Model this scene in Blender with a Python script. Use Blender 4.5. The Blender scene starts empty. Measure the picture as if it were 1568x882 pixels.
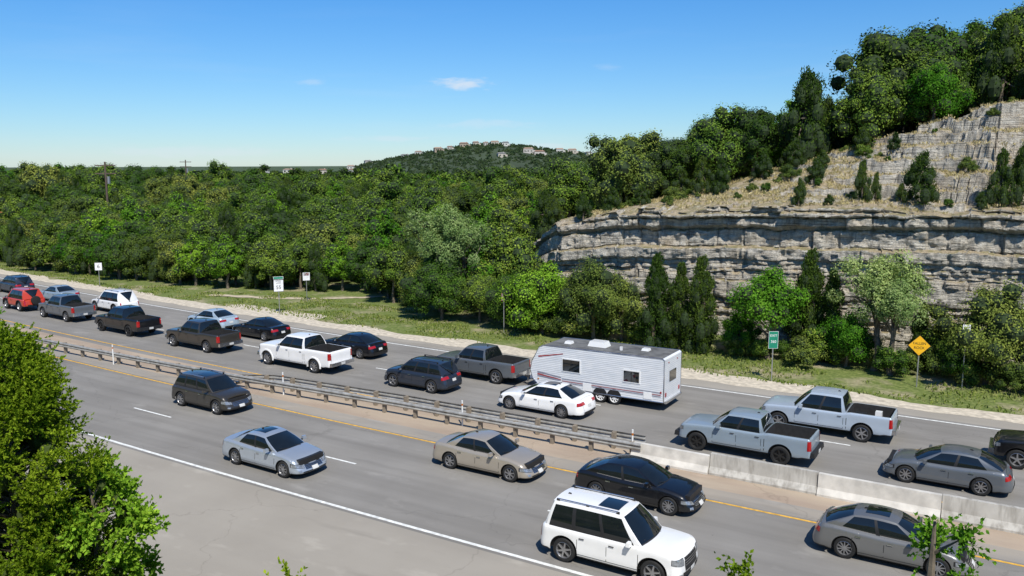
import bpy, math, random
import numpy as np
from mathutils import Vector
random.seed(7); RNG=np.random.default_rng(11)
scene=bpy.context.scene
COL=scene.collection
CA,SA=.855,.518   # the road direction makes 31.2 deg with the view's right axis
def W2(X,Y): return (CA*X-SA*Y, SA*X+CA*Y)
def VX(s,q): return CA*s+SA*q
def VY(s,q): return -SA*s+CA*q
# ---------------------------------------------------------------- materials
def nd(nt,t,**k):
    n=nt.nodes.new(t)
    for a,b in k.items(): setattr(n,a,b)
    return n
def newmat(name):
    m=bpy.data.materials.new(name); m.use_nodes=True
    nt=m.node_tree; b=nt.nodes['Principled BSDF']
    return m,nt,b
def ramp(nt,fac,stops):
    r=nd(nt,'ShaderNodeValToRGB'); nt.links.new(fac,r.inputs[0])
    e=r.color_ramp.elements
    while len(e)<len(stops): e.new(.5)
    for i,(p,c) in enumerate(stops):
        e[i].position=p; e[i].color=(c[0],c[1],c[2],1) if len(c)>2 else (c[0],)*3+(1,)
    return r.outputs[0]
def noise(nt,scale,detail=4,vec=None,mscale=None,rough=.55,coord='Object'):
    n=nd(nt,'ShaderNodeTexNoise'); n.inputs['Scale'].default_value=scale; n.inputs['Detail'].default_value=detail; n.inputs['Roughness'].default_value=rough
    if vec is None:
        tc=nd(nt,'ShaderNodeTexCoord'); vec=tc.outputs[coord]
    if mscale:
        mp=nd(nt,'ShaderNodeMapping'); mp.inputs['Scale'].default_value=mscale; nt.links.new(vec,mp.inputs[0]); vec=mp.outputs[0]
    nt.links.new(vec,n.inputs['Vector']); return n.outputs[0]
def mix(nt,fac,a,b,mode='MIX'):
    m=nd(nt,'ShaderNodeMix',data_type='RGBA',blend_type=mode)
    for inp,val in ((0,fac),(6,a),(7,b)):
        if isinstance(val,(int,float)): m.inputs[inp].default_value=val
        elif isinstance(val,tuple): m.inputs[inp].default_value=(*val[:3],1)
        else: nt.links.new(val,m.inputs[inp])
    return m.outputs[2]
def bump(nt,b,h,strength=.5,dist=.05):
    n=nd(nt,'ShaderNodeBump'); n.inputs['Strength'].default_value=strength; n.inputs['Distance'].default_value=dist
    nt.links.new(h,n.inputs['Height']); nt.links.new(n.outputs[0],b.inputs['Normal'])
def pmat(name,col,rough=.5,metal=0,coat=0,var=.12,scale=6,bm=0,spec=.5):
    m,nt,b=newmat(name)
    n=noise(nt,scale)
    lo=tuple(c*(1-var) for c in col); hi=tuple(min(1,c*(1+var)) for c in col)
    nt.links.new(ramp(nt,n,[(.3,lo),(.7,hi)]),b.inputs['Base Color'])
    b.inputs['Roughness'].default_value=rough; b.inputs['Metallic'].default_value=metal
    b.inputs['Coat Weight'].default_value=coat; b.inputs['Coat Roughness'].default_value=.03
    b.inputs['Specular IOR Level'].default_value=spec
    if bm: bump(nt,b,n,bm,.02)
    return m
def paint(name,col,metal=.0,rough=.35): return pmat(name,col,rough,metal,.85,.04,1.5)
M={}
M['glass']=pmat('window_glass',(.008,.011,.013),.03,0,.6,.2,2)
M['black']=pmat('black_plastic',(.015,.015,.016),.55,0,0,.2)
M['tire']=pmat('tire_rubber',(.014,.014,.014),.8,0,0,.2)
M['rim']=pmat('alloy_rim',(.42,.42,.43),.3,.8,0,.1)
M['rimd']=pmat('dark_rim',(.03,.03,.03),.4,.4,0,.1)
M['chrome']=pmat('chrome_trim',(.65,.65,.66),.15,.95,0,.05)
M['lamp']=pmat('headlamp_lens',(.3,.32,.34),.08,.4,1,.4,14)
M['red']=pmat('tail_lamp_lens',(.36,.01,.01),.15,0,1,.15,9)
M['seam']=pmat('panel_gap',(.008,.008,.008),.9,0,0,.1)
M['plate']=pmat('licence_plate',(.6,.6,.58),.5,0,0,.1)
M['white']=paint('white_paint',(.84,.84,.83))
M['orange']=pmat('amber_lens',(.5,.15,.01),.2,0,1)
M['liner']=pmat('bed_liner',(.02,.02,.021),.8,0,0,.3)
PA=dict(silver=paint('silver_paint',(.44,.49,.55),.5,.3),tan=paint('tan_metallic_paint',(.44,.39,.32),.4,.3),black=paint('black_paint',(.004,.004,.005)),
 charcoal=paint('charcoal_paint',(.05,.045,.038),.35),grey=paint('grey_paint',(.2,.2,.195),.45),bluegrey=paint('blue_grey_paint',(.3,.37,.43),.2),
 lgrey=paint('light_grey_paint',(.42,.49,.57),.15),red=paint('red_paint',(.5,.045,.015)),navy=paint('navy_paint',(.03,.04,.06),.4),ltblue=paint('pale_blue_paint',(.46,.56,.64),.3),steel=paint('steel_paint',(.15,.165,.18),.4),white=M['white'])
# ---------------------------------------------------------------- mesh builder
class MB:
    def __init__(s): s.v=[];s.f=[];s.m=[];s.mats=[]
    def mi(s,mat):
        if mat not in s.mats: s.mats.append(mat)
        return s.mats.index(mat)
    def grid(s,P,mat,flip=False):
        b=len(s.v); nr=len(P); nc=len(P[0])
        for r in P: s.v.extend([tuple(map(float,p)) for p in r])
        for i in range(nr-1):
            for j in range(nc-1):
                q=(b+i*nc+j,b+i*nc+j+1,b+(i+1)*nc+j+1,b+(i+1)*nc+j)
                s.f.append(q[::-1] if flip else q)
                s.m.append(s.mi(mat(i,j) if callable(mat) else mat))
    def mgrid(s,P,mat,flip=False):
        s.grid(P,mat,flip); s.grid([[(p[0],-p[1],p[2]) for p in r] for r in P],mat,not flip)
    def hexa(s,p,mat):
        b=len(s.v); s.v.extend([tuple(map(float,x)) for x in p])
        for q in ((0,3,2,1),(4,5,6,7),(0,1,5,4),(1,2,6,5),(2,3,7,6),(3,0,4,7)):
            s.f.append(tuple(b+i for i in q)); s.m.append(s.mi(mat))
    def box(s,c,d,mat,tx=1,ty=1,rz=0):
        x,y,z=d[0]/2,d[1]/2,d[2]/2; P=[]
        for zz,fx,fy in ((-z,1,1),(z,tx,ty)):
            for a,b_ in ((-1,-1),(1,-1),(1,1),(-1,1)):
                px,py=a*x*fx,b_*y*fy
                P.append((c[0]+px*math.cos(rz)-py*math.sin(rz),c[1]+px*math.sin(rz)+py*math.cos(rz),c[2]+zz))
        s.hexa(P,mat)
    def tube(s,p0,p1,r0,r1,mat,n=7):
        p0=Vector(p0);p1=Vector(p1); d=(p1-p0).normalized(); a=d.orthogonal().normalized(); b=d.cross(a)
        rows=[]
        for p,r in ((p0,r0),(p1,r1)):
            rows.append([p+(a*math.cos(t)+b*math.sin(t))*r for t in [2*math.pi*k/n for k in range(n+1)]])
        s.grid(rows,mat)
        bb=len(s.v); s.v.extend([tuple(x) for x in rows[1][:-1]]); s.f.append(tuple(range(bb,bb+n))); s.m.append(s.mi(mat))
    def lathe(s,x,y,z,sg,prof,mat,n=26):
        P=[[(x+r*math.cos(t),y+sg*o,z+r*math.sin(t)) for t in [2*math.pi*k/n for k in range(n+1)]] for r,o in prof]
        s.grid(P,mat,sg>0)
    def obj(s,name,loc=(0,0,0),rz=0,smooth=True,sharp=32,parent=None):
        me=bpy.data.meshes.new(name); me.from_pydata(s.v,[],s.f)
        for m in s.mats: me.materials.append(m)
        me.polygons.foreach_set('material_index',s.m)
        if smooth:
            import bmesh
            bm=bmesh.new(); bm.from_mesh(me); bmesh.ops.remove_doubles(bm,verts=bm.verts,dist=.0004); bm.to_mesh(me); bm.free()
            me.polygons.foreach_set('use_smooth',[True]*len(me.polygons)); me.set_sharp_from_angle(angle=math.radians(sharp))
        me.update(); o=bpy.data.objects.new(name,me); COL.objects.link(o); o.location=loc; o.rotation_euler=(0,0,rz)
        if parent: o.parent=parent
        return o
def wheel(mb,x,y,R,sg,w=.23,rim=None,ns=5,z=None):
    rim=rim or M['rim']; z=R if z is None else z
    h=w/2
    mb.lathe(x,y,z,sg,[(.6*R,-h),(.92*R,-h),(R,-h+.03),(R,h-.035),(.93*R,h),(.74*R,h+.004),(.69*R,h-.012)],M['tire'])
    mb.lathe(x,y,z,sg,[(.69*R,h-.012),(.66*R,h-.006),(.62*R,h-.03),(.6*R,h-.08)],rim)
    mb.lathe(x,y,z,sg,[(.6*R,h-.08),(.001,h-.08)],M['rimd'])
    mb.lathe(x,y,z,sg,[(.17*R,h-.08),(.15*R,h-.015),(.001,h-.012)],rim,12)
    for k in range(ns):
        a=2*math.pi*k/ns+.3; ca,sa=math.cos(a),math.sin(a)
        def pt(r,wd,o): return (x+r*ca-wd*sa,y+sg*o,z+r*sa+wd*ca)
        wi,wo=.085*R*(5/ns)**.5,.06*R*(5/ns)**.5
        mb.hexa([pt(.1*R,-wi,h-.07),pt(.63*R,-wo,h-.07),pt(.63*R,wo,h-.07),pt(.1*R,wi,h-.07),pt(.1*R,-wi,h-.02),pt(.63*R,-wo,h-.012),pt(.63*R,wo,h-.012),pt(.1*R,wi,h-.02)],rim)
INS_S=([0,.08,.28,.5,.6,.78,.92,1],[.07,.02,0,.012,.022,.03,.06,.13])
INS_T=([0,.08,.3,.5,.85,.95,1],[.05,.012,0,0.01,.012,.03,.07])
def vehicle(name,sp,pt,loc,rz):
    mb=MB(); L=sp['L'];hw=sp['W']/2;zs=sp['zs'];R=sp['R'];xf,xr=sp['xf'],sp['xr'];truck=sp.get('bed') is not None
    boxy=sp.get('boxy',truck); Ra=R+(.09 if boxy else .055)
    tx=[a for a,_ in sp['top']];tz=[b for _,b in sp['top']]
    zt=lambda x: sum(float(np.interp(x+d,tx,tz)) for d in(-.14,-.07,0,.07,.14))/5
    INS=INS_T if boxy else INS_S
    rf=sp.get('rf',.42);rr=sp.get('rr',.35);bf,br=sp.get('bf',.16),sp.get('br',.08)
    g=lambda x:1-.035*abs(2*x/L)**4
    O=[]
    for y in np.linspace(0,hw-rf,6)[:-1]: O.append((L/2-bf*(y/hw)**2,y,1,0))
    cF=L/2-bf*((hw-rf)/hw)**2-rf; cR=-L/2+br*((hw-rr)/hw)**2+rr
    for a in np.linspace(0,math.pi/2,9): O.append((cF+rf*math.cos(a),hw-rf+rf*math.sin(a),math.cos(a),math.sin(a)))
    xs=[]
    arch=[]
    for xa in (xf,xr):
        arch+= [xa+Ra*.999*math.cos(t) for t in np.linspace(0,math.pi,17)]+[xa+Ra*1.004,xa-Ra*1.004]
    for x in np.arange(cR+.08,cF-.05,.16):
        if all(abs(x-xa)>Ra+.03 for xa in (xf,xr)): xs.append(x)
    bed=sp.get('bed')
    if truck: be=-L/2+.17; xs+=[bed,bed-.012,be,be+.012]
    xs=sorted(set(xs+arch),reverse=True)
    for x in xs: O.append((x,hw,0,1))
    for a in np.linspace(math.pi/2,0,9): O.append((cR-rr*math.cos(a),hw-rr+rr*math.sin(a),-math.cos(a),math.sin(a)))
    for y in np.linspace(hw-rr,0,6)[1:]: O.append((-L/2+br*(y/hw)**2,y,-1,0))
    O=[(x,y*g(x),nx,ny) for x,y,nx,ny in O]
    def ins(h,nx):
        v=float(np.interp(h,*INS)); return v*(1+.6*abs(nx))+(sp.get('slF',.16) if nx>0 else sp.get('slR',.08))*abs(nx)*max(h,0)**2
    def zlow(x,y):
        if y>hw*.8:
            for xa in(xf,xr):
                if abs(x-xa)<Ra: return R+math.sqrt(Ra*Ra-(x-xa)**2)
        return zs+(.05 if abs(x)>L/2-.5 else 0)
    fr=[0,sp.get('clad',.05),.16,.3,.45,.58,.7,.8,.88,.94,.975,1]
    rows=[];topr=[]
    for x,y,nx,ny in O:
        zl=zlow(x,y);z1=zt(x);row=[]
        for f in fr:
            z=zl+(z1-zl)*f;h=(z-zs)/(z1-zs);i=ins(h,nx)
            row.append((x-nx*i,max(y-ny*i,0),z))
        rows.append(row);ex,ey,ez=row[-1]
        if truck and be<=x<=bed-.012+1e-6:
            fz=sp['floor']; yy=[ey,ey-.05,ey-.06,ey*.3,0]; zz=[ez,ez,fz,fz,fz]
            topr.append([(ex,a,b) for a,b in zip(yy,zz)])
        else:
            cr=.0 if truck and x<=be else sp.get('crown',.05)
            topr.append([(ex,ey*k,ez+cr*(1-k*k)*min(1,ey/(hw*.5))) for k in(1,.85,.6,.3,0)])
    mb.mgrid(rows,lambda i,j: M['black'] if j==0 else pt,flip=True)
    mb.mgrid(topr,lambda i,j: (M['liner'] if truck and j>=1 and be-.02<=topr[i][0][0]<=bed else pt),flip=True)
    mb.box((0,0,(zs+.75)/2+.02),(L-.5,2*(hw-.27),.75-zs),M['black'])
    T=[0]
    for a,b in zip(O[:-1],O[1:]): T.append(T[-1]+math.hypot(b[0]-a[0],b[1]-a[1]))
    TT=T[-1];ox=[o[0] for o in O];oy=[o[1] for o in O];onx=[o[2] for o in O];ony=[o[3] for o in O]
    S=lambda x: float(np.interp(-x,[-a for a in ox],T))
    def P(t,z,off):
        sg=-1 if t<0 else 1;t=abs(t);x=float(np.interp(t,T,ox));y=float(np.interp(t,T,oy));nx=float(np.interp(t,T,onx));ny=float(np.interp(t,T,ony))
        h=min(1,(z-zs)/(zt(x)-zs));i=ins(h,nx)-off; return (x-nx*i,sg*(y-ny*i),z)
    def patch(t0,t1,z0,z1,mat,off=.008,z0b=None,z1b=None,both=True,nt=7):
        z0b=z0 if z0b is None else z0b;z1b=z1 if z1b is None else z1b
        for sg in ((1,-1) if both else (1,)):
            G=[]
            for t in np.linspace(t0,t1,nt):
                k=(t-t0)/(t1-t0);a=z0+(z0b-z0)*k;b=z1+(z1b-z1)*k
                G.append([P(sg*t if both else t,z,off) for z in np.linspace(a,b,4)])
            mb.grid(G,mat,sg>0)
    zn=zt(L/2-.05);zb=zt(-L/2+.05)
    gm=sp.get('gw',.42);g0=sp.get('g0',.5)
    patch(-gm-.03,gm+.03,zs+(zn-zs)*g0-.02,zs+(zn-zs)*.9+.015,M['chrome'],.006,both=False,nt=12)
    patch(-gm,gm,zs+(zn-zs)*g0,zs+(zn-zs)*.9,M['black'],.012,both=False,nt=12)
    for k in range(3):
        zc=zs+(zn-zs)*(.58+.11*k); patch(-gm,gm,zc-.008,zc+.008,M['chrome'],.018,both=False,nt=12)
    patch(-.62,.62,zs+.08,zs+(zn-zs)*.32,M['black'],.008,both=False,nt=12)
    patch(.66,.82,zs+.12,zs+.2,M['lamp'],.012)
    hz0=zs+(zn-zs)*.62;hz1=zs+(zn-zs)*.93
    patch(gm+.07,S(L/2-(.33 if boxy else .53)),hz0-.012,hz1+.012,M['black'],.008,z0b=hz0+.07,z1b=hz1+(.03 if boxy else .08),nt=12)
    patch(gm+.09,S(L/2-(.31 if boxy else .48)),hz0,hz1,M['lamp'],.013,z0b=hz0+.08,z1b=hz1+(.02 if boxy else .06),nt=12)
    patch(-.16,.16,zs+.12,zs+.25,M['plate'],.02,both=False)
    Rr=lambda y:TT-y
    if truck:
        patch(S(-L/2+.16),Rr(hw-.2),zb-.48,zb-.08,M['red'],.012,nt=9)
        patch(Rr(hw-.22)-.006,Rr(hw-.22)+.006,zs+.25,zb-.02,M['seam'],.006,nt=3)
        mb.box((-L/2+.04,0,zb-.22),(.02,.3,.06),M['black'])
        bm_=M['chrome'] if sp.get('chrome',1) else M['black']
        mb.box((-L/2-.05,0,.62),(.2,hw*1.86,.2),bm_,.8,.98);mb.box((L/2-.0,0,.6),(.24,hw*1.72,.2),bm_,.8,.96)
        mb.box((-L/2-.155,0,.62),(.01,.32,.14),M['plate'])
        patch(S(bed+.012),S(bed-.012),zs+.12,zt(bed)-.02,M['seam'],.005,nt=3)
    else:
        if boxy: patch(S(-L/2+.14),Rr(hw-.2),zb-.42,zb-.04,M['red'],.012,nt=9)
        else: patch(S(-L/2+.3),Rr(hw*.42),zb-.22,zb-.05,M['red'],.012,z0b=zb-.17,nt=12)
        mb_z=zb-.28
        G=[[P(t,z,.016) for z in (mb_z-.07,mb_z+.07)] for t in np.linspace(Rr(.16),Rr(.0),4)]
        mb.mgrid(G,M['plate'],flip=True)
        G=[[P(t,z,.012) for z in (zs+.06,zs+.2)] for t in np.linspace(Rr(.6),Rr(.0),6)]
        mb.mgrid(G,M['black'],flip=True)
        patch(Rr(hw*.62)-.005,Rr(hw*.62)+.005,zs+.25,zb-.03,M['seam'],.005,nt=3)
    for x in sp['doors']: patch(S(x+.008),S(x-.008),zs+.1,zt(x)-.02,M['seam'],.004,nt=3)
    for x in sp['doors'][1:]:
        patch(S(x+.26),S(x+.08),zt(x)-.18,zt(x)-.145,M['chrome'] if not boxy else M['black'],.03,nt=3)
    x0,x1=sp['doors'][0],sp['doors'][-1]
    patch(S(x0),S(x1),zs+.1,zs+.114,M['seam'],.004,nt=8)
    xbf,xtf,xtr,xbr,zr,wt=[sp[k] for k in('xbf','xtf','xtr','xbr','zr','wt')]
    ex=[r[-1][0] for r in rows];ey=[r[-1][1] for r in rows]
    wb=lambda x: float(np.interp(-x,[-a for a in ex],ey))-.012
    xm=(xtf+xtr)/2;hl=(xtf-xtr)/2
    zro=lambda x: zr-(.05 if not boxy else .02)*((x-xm)/hl)**2
    RC=.035
    bb,rb,kd=sp['bb'],sp['rb'],sp['kd']
    tr=[0,.08,.35,.62,.88,1]
    for c in range(len(kd)):
        G=[]
        for k in np.linspace(0,1,4):
            fb=bb[c]+(bb[c+1]-bb[c])*k;ft=rb[c]+(rb[c+1]-rb[c])*k
            xb=xbf+(xbr-xbf)*fb;xt=xtf+(xtr-xtf)*ft
            zb0=zt(xb)-.02
            G.append([(xb+(xt-xb)*t,(wb(xb)+(wt-wb(xb))*t**1.15)+.035*math.sin(math.pi*t),zb0+(zro(xt)-zb0)*t) for t in tr])
        kk=kd[c]
        bt=M['chrome'] if sp.get('brite') else M['black']
        mb.mgrid(G,(lambda i,j,kk=kk: (M['glass'] if 1<=j<=3 else (bt if j==0 else pt)) if kk=='g' else (M['black'] if kk=='k' and j<4 else pt)),flip=True)
    fl=[-1,-.93,-.62,-.3,0,.3,.62,.93,1]
    def cap(xb,xt,bow,bowt,flip):
        G=[]
        for u in (0,.06,.25,.5,.75,.95,1):
            r=[]
            for f in fl:
                c=1-f*f
                b0=(xb+bow*c,f*wb(xb),zt(xb+bow*c)+ (sp.get('crown',.05)*c if not truck or bow>0 else 0)-.015);t0=(xt+bowt*c,f*wt,zro(xt)+RC*c)
                bl=.035*math.sin(math.pi*u)
                yy=b0[1]+(t0[1]-b0[1])*u**1.15+ (f*.035*math.sin(math.pi*u))
                r.append((b0[0]+(t0[0]-b0[0])*u+(bl if bow>0 else -bl)*c,yy,b0[2]+(t0[2]-b0[2])*u+bl*c))
            G.append(r)
        mb.grid(G,lambda i,j: pt if j in(0,7) or i==5 else (M['black'] if i==0 else M['glass']),flip)
    cap(xbf,xtf,.16,.05,False);cap(xbr,xtr,-.1 if not truck else -.02,-.03,True)
    G=[]
    for k in np.linspace(0,1,9):
        r=[]
        for f in fl:
            c=1-f*f;a=xtf+.05*c;b=xtr-.03*c
            x=a+(b-a)*k;xe=xtf+(xtr-xtf)*k
            r.append((x,f*wt,zro(xe)+RC*c))
        G.append(r)
    mb.grid(G,pt,False)
    if sp.get('sun'):
        G=[[(xtf-.22-k*.7,f*wt*.62,zro(xtf-.22-k*.7)+RC*(1-(f*.62)**2)+.008) for f in(-1,-.5,0,.5,1)] for k in np.linspace(0,1,5)]
        mb.grid(G,M['glass'],False)
    if sp.get('rails'):
        for sg in(1,-1):
            a=(xtf-.15,sg*(wt-.03),zro(xtf-.15)+.07);b=(xtr+.15,sg*(wt-.03),zro(xtr+.15)+.07)
            mb.tube(a,b,.02,.02,M['black'] if sp['rails']==2 else M['chrome']);
            for p in(a,b,((a[0]+b[0])/2,a[1],(a[2]+b[2])/2)): mb.box((p[0],p[1],p[2]-.035),(.1,.03,.08),M['black'])
    mb.box((xtr+.25,0,zro(xtr+.25)+RC+.02),(.14,.03,.05),M['black'],.5,.5)
    for sg in(.45,-.15): mb.tube((xbf+.13,sg*hw,zt(xbf)+.035),(xbf-.02,(sg-.5)*hw,zt(xbf)+.12),.01,.01,M['black'],4)
    for sg in(1,-1):
        mx=xbf-.32;my=sg*(hw+.1);mz=zt(mx)+.1
        s_=1.3 if truck else 1
        mb.box((mx,my,mz),(.13*s_,.2,.13*s_),sp.get('mirror',pt),.75,.85); mb.box((mx+.02,sg*(hw-.03),mz-.05),(.07,.2,.04),M['black'])
        mb.box((mx-.068*s_,my,mz),(.004,.16,.1*s_),M['lamp'],.9,.9)
        for xa in(xf,xr):
            wheel(mb,xa,sg*(hw-.135),R,sg,.24 if not truck else .28,sp.get('rim'),sp.get('ns',5))
            if sp.get('flare'):
                G=[[(xa+(Ra+k)*math.cos(t),sg*(hw+o),R+(Ra+k)*math.sin(t)) for k,o in((-.01,-.05),(-.01,.03),(.06,.02),(.07,-.02))] for t in np.linspace(-.15,math.pi+.15,18)]
                mb.grid(G,sp['flare'],sg>0)
    if sp.get('spare'):
        n=20
        G=[[(-L/2-o,r*math.cos(t),.95+r*math.sin(t)) for t in [2*math.pi*k/n for k in range(n+1)]] for r,o in [(.05,.0),(.36,.0),(.37,.2),(.3,.22),(.01,.22)]]; mb.grid(G,M['tire'],True)
    if sp.get('load'):
        for c,d,m in sp['load']: mb.box(c,d,m,.92,.92)
    return mb.obj(name,loc,rz)
def sedan(L=4.85,W=1.84,H=1.45,fast=0,**k):
    d=dict(L=L,W=W,zs=.2,R=.335,xf=L/2-.95,xr=-L/2+1.08,
     top=[(-L/2,.86),(-L/2+.12,.97),(-L/2+.6,1.0),(-L/2+1.1,.97),(-.2,.92),(.9,.92),(1.15,.92),(1.7,.84),(L/2-.3,.73),(L/2-.08,.63),(L/2,.55)],
     xbf=1.02,xtf=.15,xtr=-.85-fast*.2,xbr=-1.66-fast*.25,zr=H-.03,wt=.575,bb=[0,.07,.435,.475,.83,1],rb=[0,.04,.47,.53,.97,1],kd='pgkgp',doors=[1.0,-.12,-1.05])
    d.update(k);return d
def suv(L=4.7,W=1.86,H=1.68,**k):
    d=dict(L=L,W=W,zs=.24,R=.365,xf=L/2-.92,xr=-L/2+.98,clad=.1,rr=.3,
     top=[(-L/2,.98),(-L/2+.12,1.04),(0,1.03),(.95,1.03),(1.2,1.03),(1.7,.97),(L/2-.25,.86),(L/2,.66)],
     xbf=1.08,xtf=.38,xtr=-L/2+.6,xbr=-L/2+.16,zr=H-.03,wt=.62,bb=[0,.06,.34,.375,.64,.68,.92,1],rb=[0,.03,.3,.34,.65,.7,.95,1],kd='pgkgkgp',doors=[1.05,.02,-.98],rails=1,slR=.1)
    d.update(k);return d
def pickup(L=5.8,W=1.98,H=1.93,wb=3.6,ext=0,**k):
    s=L/5.8
    d=dict(L=L,W=W,zs=.4,R=.4,xf=L/2-.95,xr=L/2-.95-wb,bed=-.98*s,floor=.8,rf=.25,rr=.1,bf=.1,br=.02,slF=.06,slR=.01,gw=.5,
     top=[(-L/2,1.27),(-1.0*s,1.27),(-.9*s,1.2),(.9*s,1.2),(1.3*s,1.2),(L/2-.4,1.12),(L/2-.1,1.05),(L/2,.98)],crown=.04,
     xbf=1.28*s,xtf=.62*s,xtr=-.72*s,xbr=-.93*s,zr=H-.03,wt=.66,bb=[0,.06,.46,.51,.93,1],rb=[0,.03,.46,.52,.96,1],kd='pgkgp',doors=[1.25*s,.22*s,-.85*s])
    d.update(k);return d
def cs(s): 
    if s>-15: return 0.
    if s>-120: return .00075*(s+15)**2
    return .00075*105**2+.1575*(-120-s)
def head(s): return math.atan(.0015*(max(s,-120)+15)) if s<-15 else 0.
def pv(name,sp,pt,s,q,far):
    return vehicle(name,sp,PA[pt],(s,q,.012),head(s)+(math.pi if far else 0)+random.uniform(-.008,.008))
# near carriageway
pv('suv',suv(ns=7,sun=1),'charcoal',-35.2,28.3,0)
pv('sedan',sedan(sun=1,ns=8,brite=1),'silver',-26,23.85,0)
pv('sedan',sedan(L=4.9,ns=7,brite=1),'tan',-18.1,28.1,0)
pv('sedan',sedan(L=4.87,fast=1,ns=10,brite=1),'black',-11.6,28.3,0)
pv('suv',suv(L=4.85,W=1.89,H=1.88,boxy=True,zs=.28,R=.385,clad=.06,rf=.3,rr=.28,bf=.12,sun=1,ns=6,gw=.46,g0=.36,
  top=[(-2.42,1.08),(0,1.08),(.95,1.08),(1.2,1.1),(1.7,1.07),(2.1,1.03),(2.3,.98),(2.42,.93)],xbf=1.12,xtf=.4,xtr=-1.95,xbr=-2.28,wt=.635,slF=.05,slR=.05),'white',-10.2,23.25,0)
pv('sedan',sedan(L=4.68,fast=1,sun=1,ns=10,brite=1),'grey',-2.9,28.05,0)
# far carriageway
pv('pickup_truck',pickup(L=5.75,W=1.9,H=1.82,wb=3.57,chrome=0,rim=M['rimd'],ns=6,R=.4,floor=.78),'bluegrey',-9.65,35.55,1)
pv('pickup_truck',pickup(L=5.9,W=2.02,H=1.95,wb=3.68,ns=6,load=[((-1.5,.3,.98),(.5,.6,.3),M['black']),((-2.2,-.2,1.0),(.3,.3,.4),M['white'])]),'lgrey',-7.3,40.5,1)
pv('sedan',sedan(L=4.62,ns=8,fast=1),'steel',-1.95,36.1,1)
pv('pickup_truck',pickup(L=5.3,W=1.87,H=1.8,wb=3.2,ns=5),'black',2.1,40.1,1)
pv('sedan',sedan(L=5.1,W=1.93,fast=1,sun=1,ns=10,xf=1.6,xr=-1.4),'white',-20.2,36.65,1)
pv('pickup_truck',pickup(L=5.7,W=1.98,H=1.88,wb=3.55,ns=5),'steel',-26.7,40.6,1)
pv('suv',suv(L=4.6,ns=5,rails=2),'navy',-28.3,37.0,1)
pv('pickup_truck',pickup(L=6.3,W=2.03,H=2.03,wb=4.06,R=.42,ns=8,floor=.9,top=[(-3.15,1.38),(-1.08,1.38),(-.97,1.32),(1,1.32),(1.4,1.32),(2.75,1.27),(3.05,1.2),(3.15,1.1)],flare=M['white']),'white',-37.5,37.15,1)
pv('sedan',sedan(L=4.9,ns=8,fast=1),'black',-37.2,41.3,1)
pv('sedan',sedan(L=4.9,ns=8),'black',-46.6,42.0,1)
pv('pickup_truck',pickup(L=5.8,ns=6),'charcoal',-47.3,37.5,1)
pv('sedan',sedan(L=4.6,ns=8),'ltblue',-52.6,42.7,1)
pv('pickup_truck',pickup(L=5.8,ns=6,rim=M['rimd'],chrome=0),'black',-56.5,38.2,1)
pv('suv',suv(L=4.85,W=1.92,H=1.85,boxy=True,zs=.3,R=.39,ns=6),'white',-65.6,43.3,1)
pv('pickup_truck',pickup(L=5.6,ns=6),'steel',-65.9,39.2,1)
pv('suv',suv(L=4.3,W=1.88,H=1.85,boxy=True,zs=.4,R=.41,ns=5,rails=0,spare=1,flare=M['black'],mirror=M['black'],rf=.2,rr=.15),'red',-73.3,39.9,1)
pv('sedan',sedan(ns=6),'bluegrey',-75.,44.,1)
pv('suv',suv(ns=6),'navy',-83.5,44.8,1)
# travel trailer
def siding():
    m,nt,b=newmat('trailer_siding')
    tc=nd(nt,'ShaderNodeTexCoord');w=nd(nt,'ShaderNodeTexWave',wave_type='BANDS',bands_direction='Z');w.inputs['Scale'].default_value=3.2
    nt.links.new(tc.outputs['Object'],w.inputs['Vector'])
    n=noise(nt,1.5,5,mscale=(1,1,3));c=ramp(nt,n,[(.3,(.66,.69,.72)),(.7,(.8,.81,.82))])
    c2=mix(nt,ramp(nt,w.outputs[1],[(0,(.4,)),(.25,(0,))]),c,(.35,.37,.4)); nt.links.new(c2,b.inputs['Base Color'])
    b.inputs['Roughness'].default_value=.4;bump(nt,b,w.outputs[1],.3,.02);return m
SD=siding();TR=pmat('trailer_roof_membrane',(.13,.13,.125),.8,0,0,.45,2);GD=pmat('decal_grey',(.25,.25,.3),.5);RD=pmat('decal_maroon',(.35,.05,.05),.5)
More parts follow.
